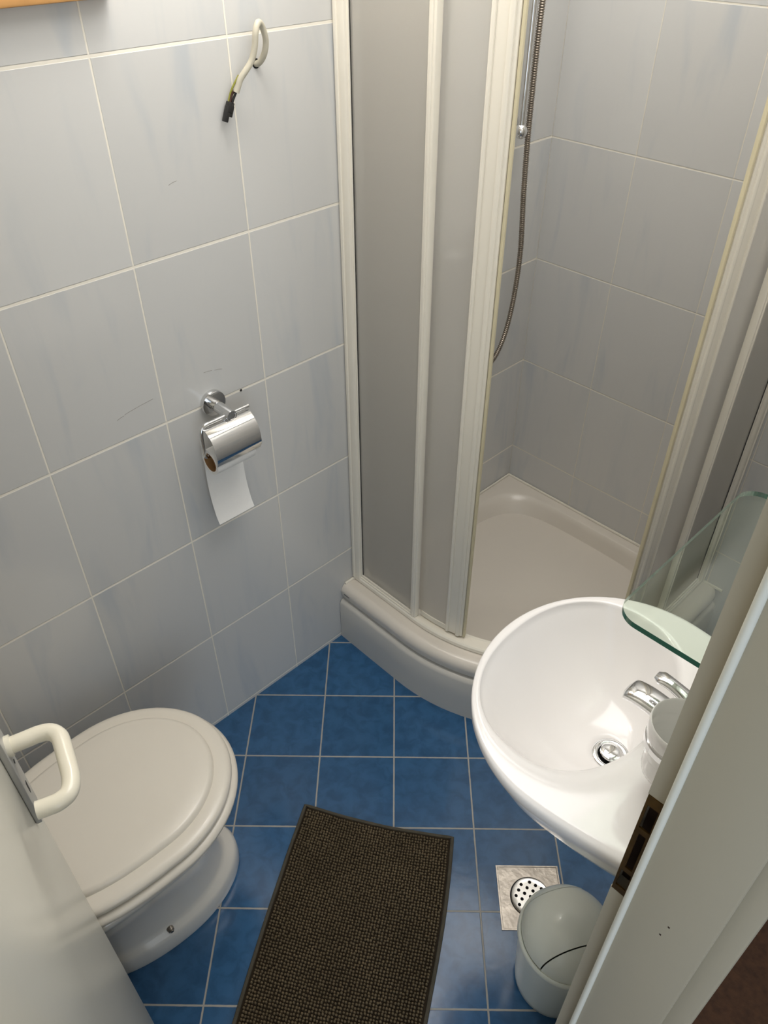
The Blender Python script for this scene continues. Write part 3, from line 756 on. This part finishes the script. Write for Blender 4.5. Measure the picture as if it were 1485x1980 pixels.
obj_of('swing_flap', m_bin, bn, lambda bm: dome_patch(bm, -.535, .705, 4.0, 176.0, .992, nl=26))

# ------------------------------------------------------------------ bath mat
mat_t = thing('bath_mat', 'dark brown chenille bath mat lying on the blue floor', 'bath mat', (.64, .13, 0))
A0 = Vector((.366, .228)); UU = Vector((.842, .539)).normalized(); VV = Vector((.549, -.836)).normalized()
MW, ML = .380, .60
def mp(a, b):
    """mat coordinates to floor, with a slight shift of the sides"""
    w = MW+.012*(b/ML)
    s = a*w - .006*math.sin(b/ML*PI)*(1-a) + .006*math.sin(b*9)*a
    t = b + .010*math.sin(a*PI)*(1-b/ML) 
    p = A0+UU*s+VV*t
    z = .0045+.0035*max(0, math.sin(a*7+b*16))*math.exp(-((b-.14)/.1)**2) + .0018*math.sin(a*9-b*21+1)**2
    return Vector((p.x, p.y, z))
def mat_base(bm):
    nx, ny = 24, 36
    top = [[bm.verts.new(mp(.012+.976*i/nx, .005+(ML-.01)*j/ny)) for i in range(nx+1)] for j in range(ny+1)]
    for j in range(ny):
        for i in range(nx): bm.faces.new((top[j][i], top[j][i+1], top[j+1][i+1], top[j+1][i]))
    bd = [top[0][i] for i in range(nx+1)]+[top[j][nx] for j in range(1, ny+1)]+[top[ny][i] for i in range(nx-1, -1, -1)]+[top[j][0] for j in range(ny-1, 0, -1)]
    lo = [bm.verts.new((v.co.x, v.co.y, .0005)) for v in bd]; n = len(bd)
    for k in range(n): bm.faces.new((bd[k], bd[(k+1) % n], lo[(k+1) % n], lo[k]))
    bm.faces.new(lo[::-1])
obj_of('backing', m_matd, mat_t, mat_base)
def binding(bm):
    P = []
    n = 40
    P += [mp(k/n, .0) for k in range(n)] + [mp(1, ML*k/n) for k in range(n)] + [mp(1-k/n, ML) for k in range(n)] + [mp(0, ML*(1-k/n)) for k in range(n)]
    m = len(P); rings = []
    for i in range(m):
        t = (P[(i+1) % m]-P[i-1]); t.z = 0; t.normalize(); s = Vector((t.y, -t.x, 0)); c = P[i]; c = Vector((c.x, c.y, c.z*.5+.0015))
        rings.append([c+s*(.0045*math.cos(a))+Vector((0, 0, .0034*math.sin(a))) for a in [2*PI*k/8 for k in range(8)]])
    rings.append(rings[0]); loft(bm, rings, False, False); bmesh.ops.remove_doubles(bm, verts=bm.verts, dist=1e-6)
    dz = min(v.co.z for v in bm.verts)
    for v in bm.verts: v.co.z = max(v.co.z, .0006)
obj_of('binding', m_matb, mat_t, binding)
def pile():
    nx, ny = 52, 84; vs = []; fs = []
    for j in range(ny):
        for i in range(nx):
            a = .022+.956*(i+.5)/nx+random.uniform(-.0022, .0022); b = .009+(ML-.018)*(j+.5)/ny+random.uniform(-.0009, .0009)
            c = mp(a, b); c.z += -.0005; r = .0030*random.uniform(.88, 1.08); h = .0075*random.uniform(.8, 1.15); k0 = len(vs)
            tx, ty = random.uniform(-.0009, .0009), random.uniform(-.0009, .0009)
            for ring, (rr, zz) in enumerate(((1.0, 0), (1.0, .45), (.68, .83))):
                for q in range(7):
                    an = 2*PI*q/7+ring*.2; vs.append((c.x+r*rr*math.cos(an)+tx*zz, c.y+r*rr*math.sin(an)+ty*zz, c.z+h*zz))
            vs.append((c.x+tx, c.y+ty, c.z+h))
            for ring in (0, 1):
                for q in range(7): fs.append((k0+ring*7+q, k0+ring*7+(q+1) % 7, k0+ring*7+7+(q+1) % 7, k0+ring*7+7+q))
            for q in range(7): fs.append((k0+14+q, k0+14+(q+1) % 7, k0+21))
    me = bpy.data.meshes.new('chenille_pile'); me.from_pydata(vs, [], fs); me.materials.append(m_mat)
    me.polygons.foreach_set('use_smooth', [True]*len(fs)); me.update()
    o = bpy.data.objects.new('chenille_pile', me); SC.collection.objects.link(o); o.parent = mat_t
    o.matrix_parent_inverse = Matrix.Translation(-mat_t.location); o['kind'] = 'stuff'
pile()
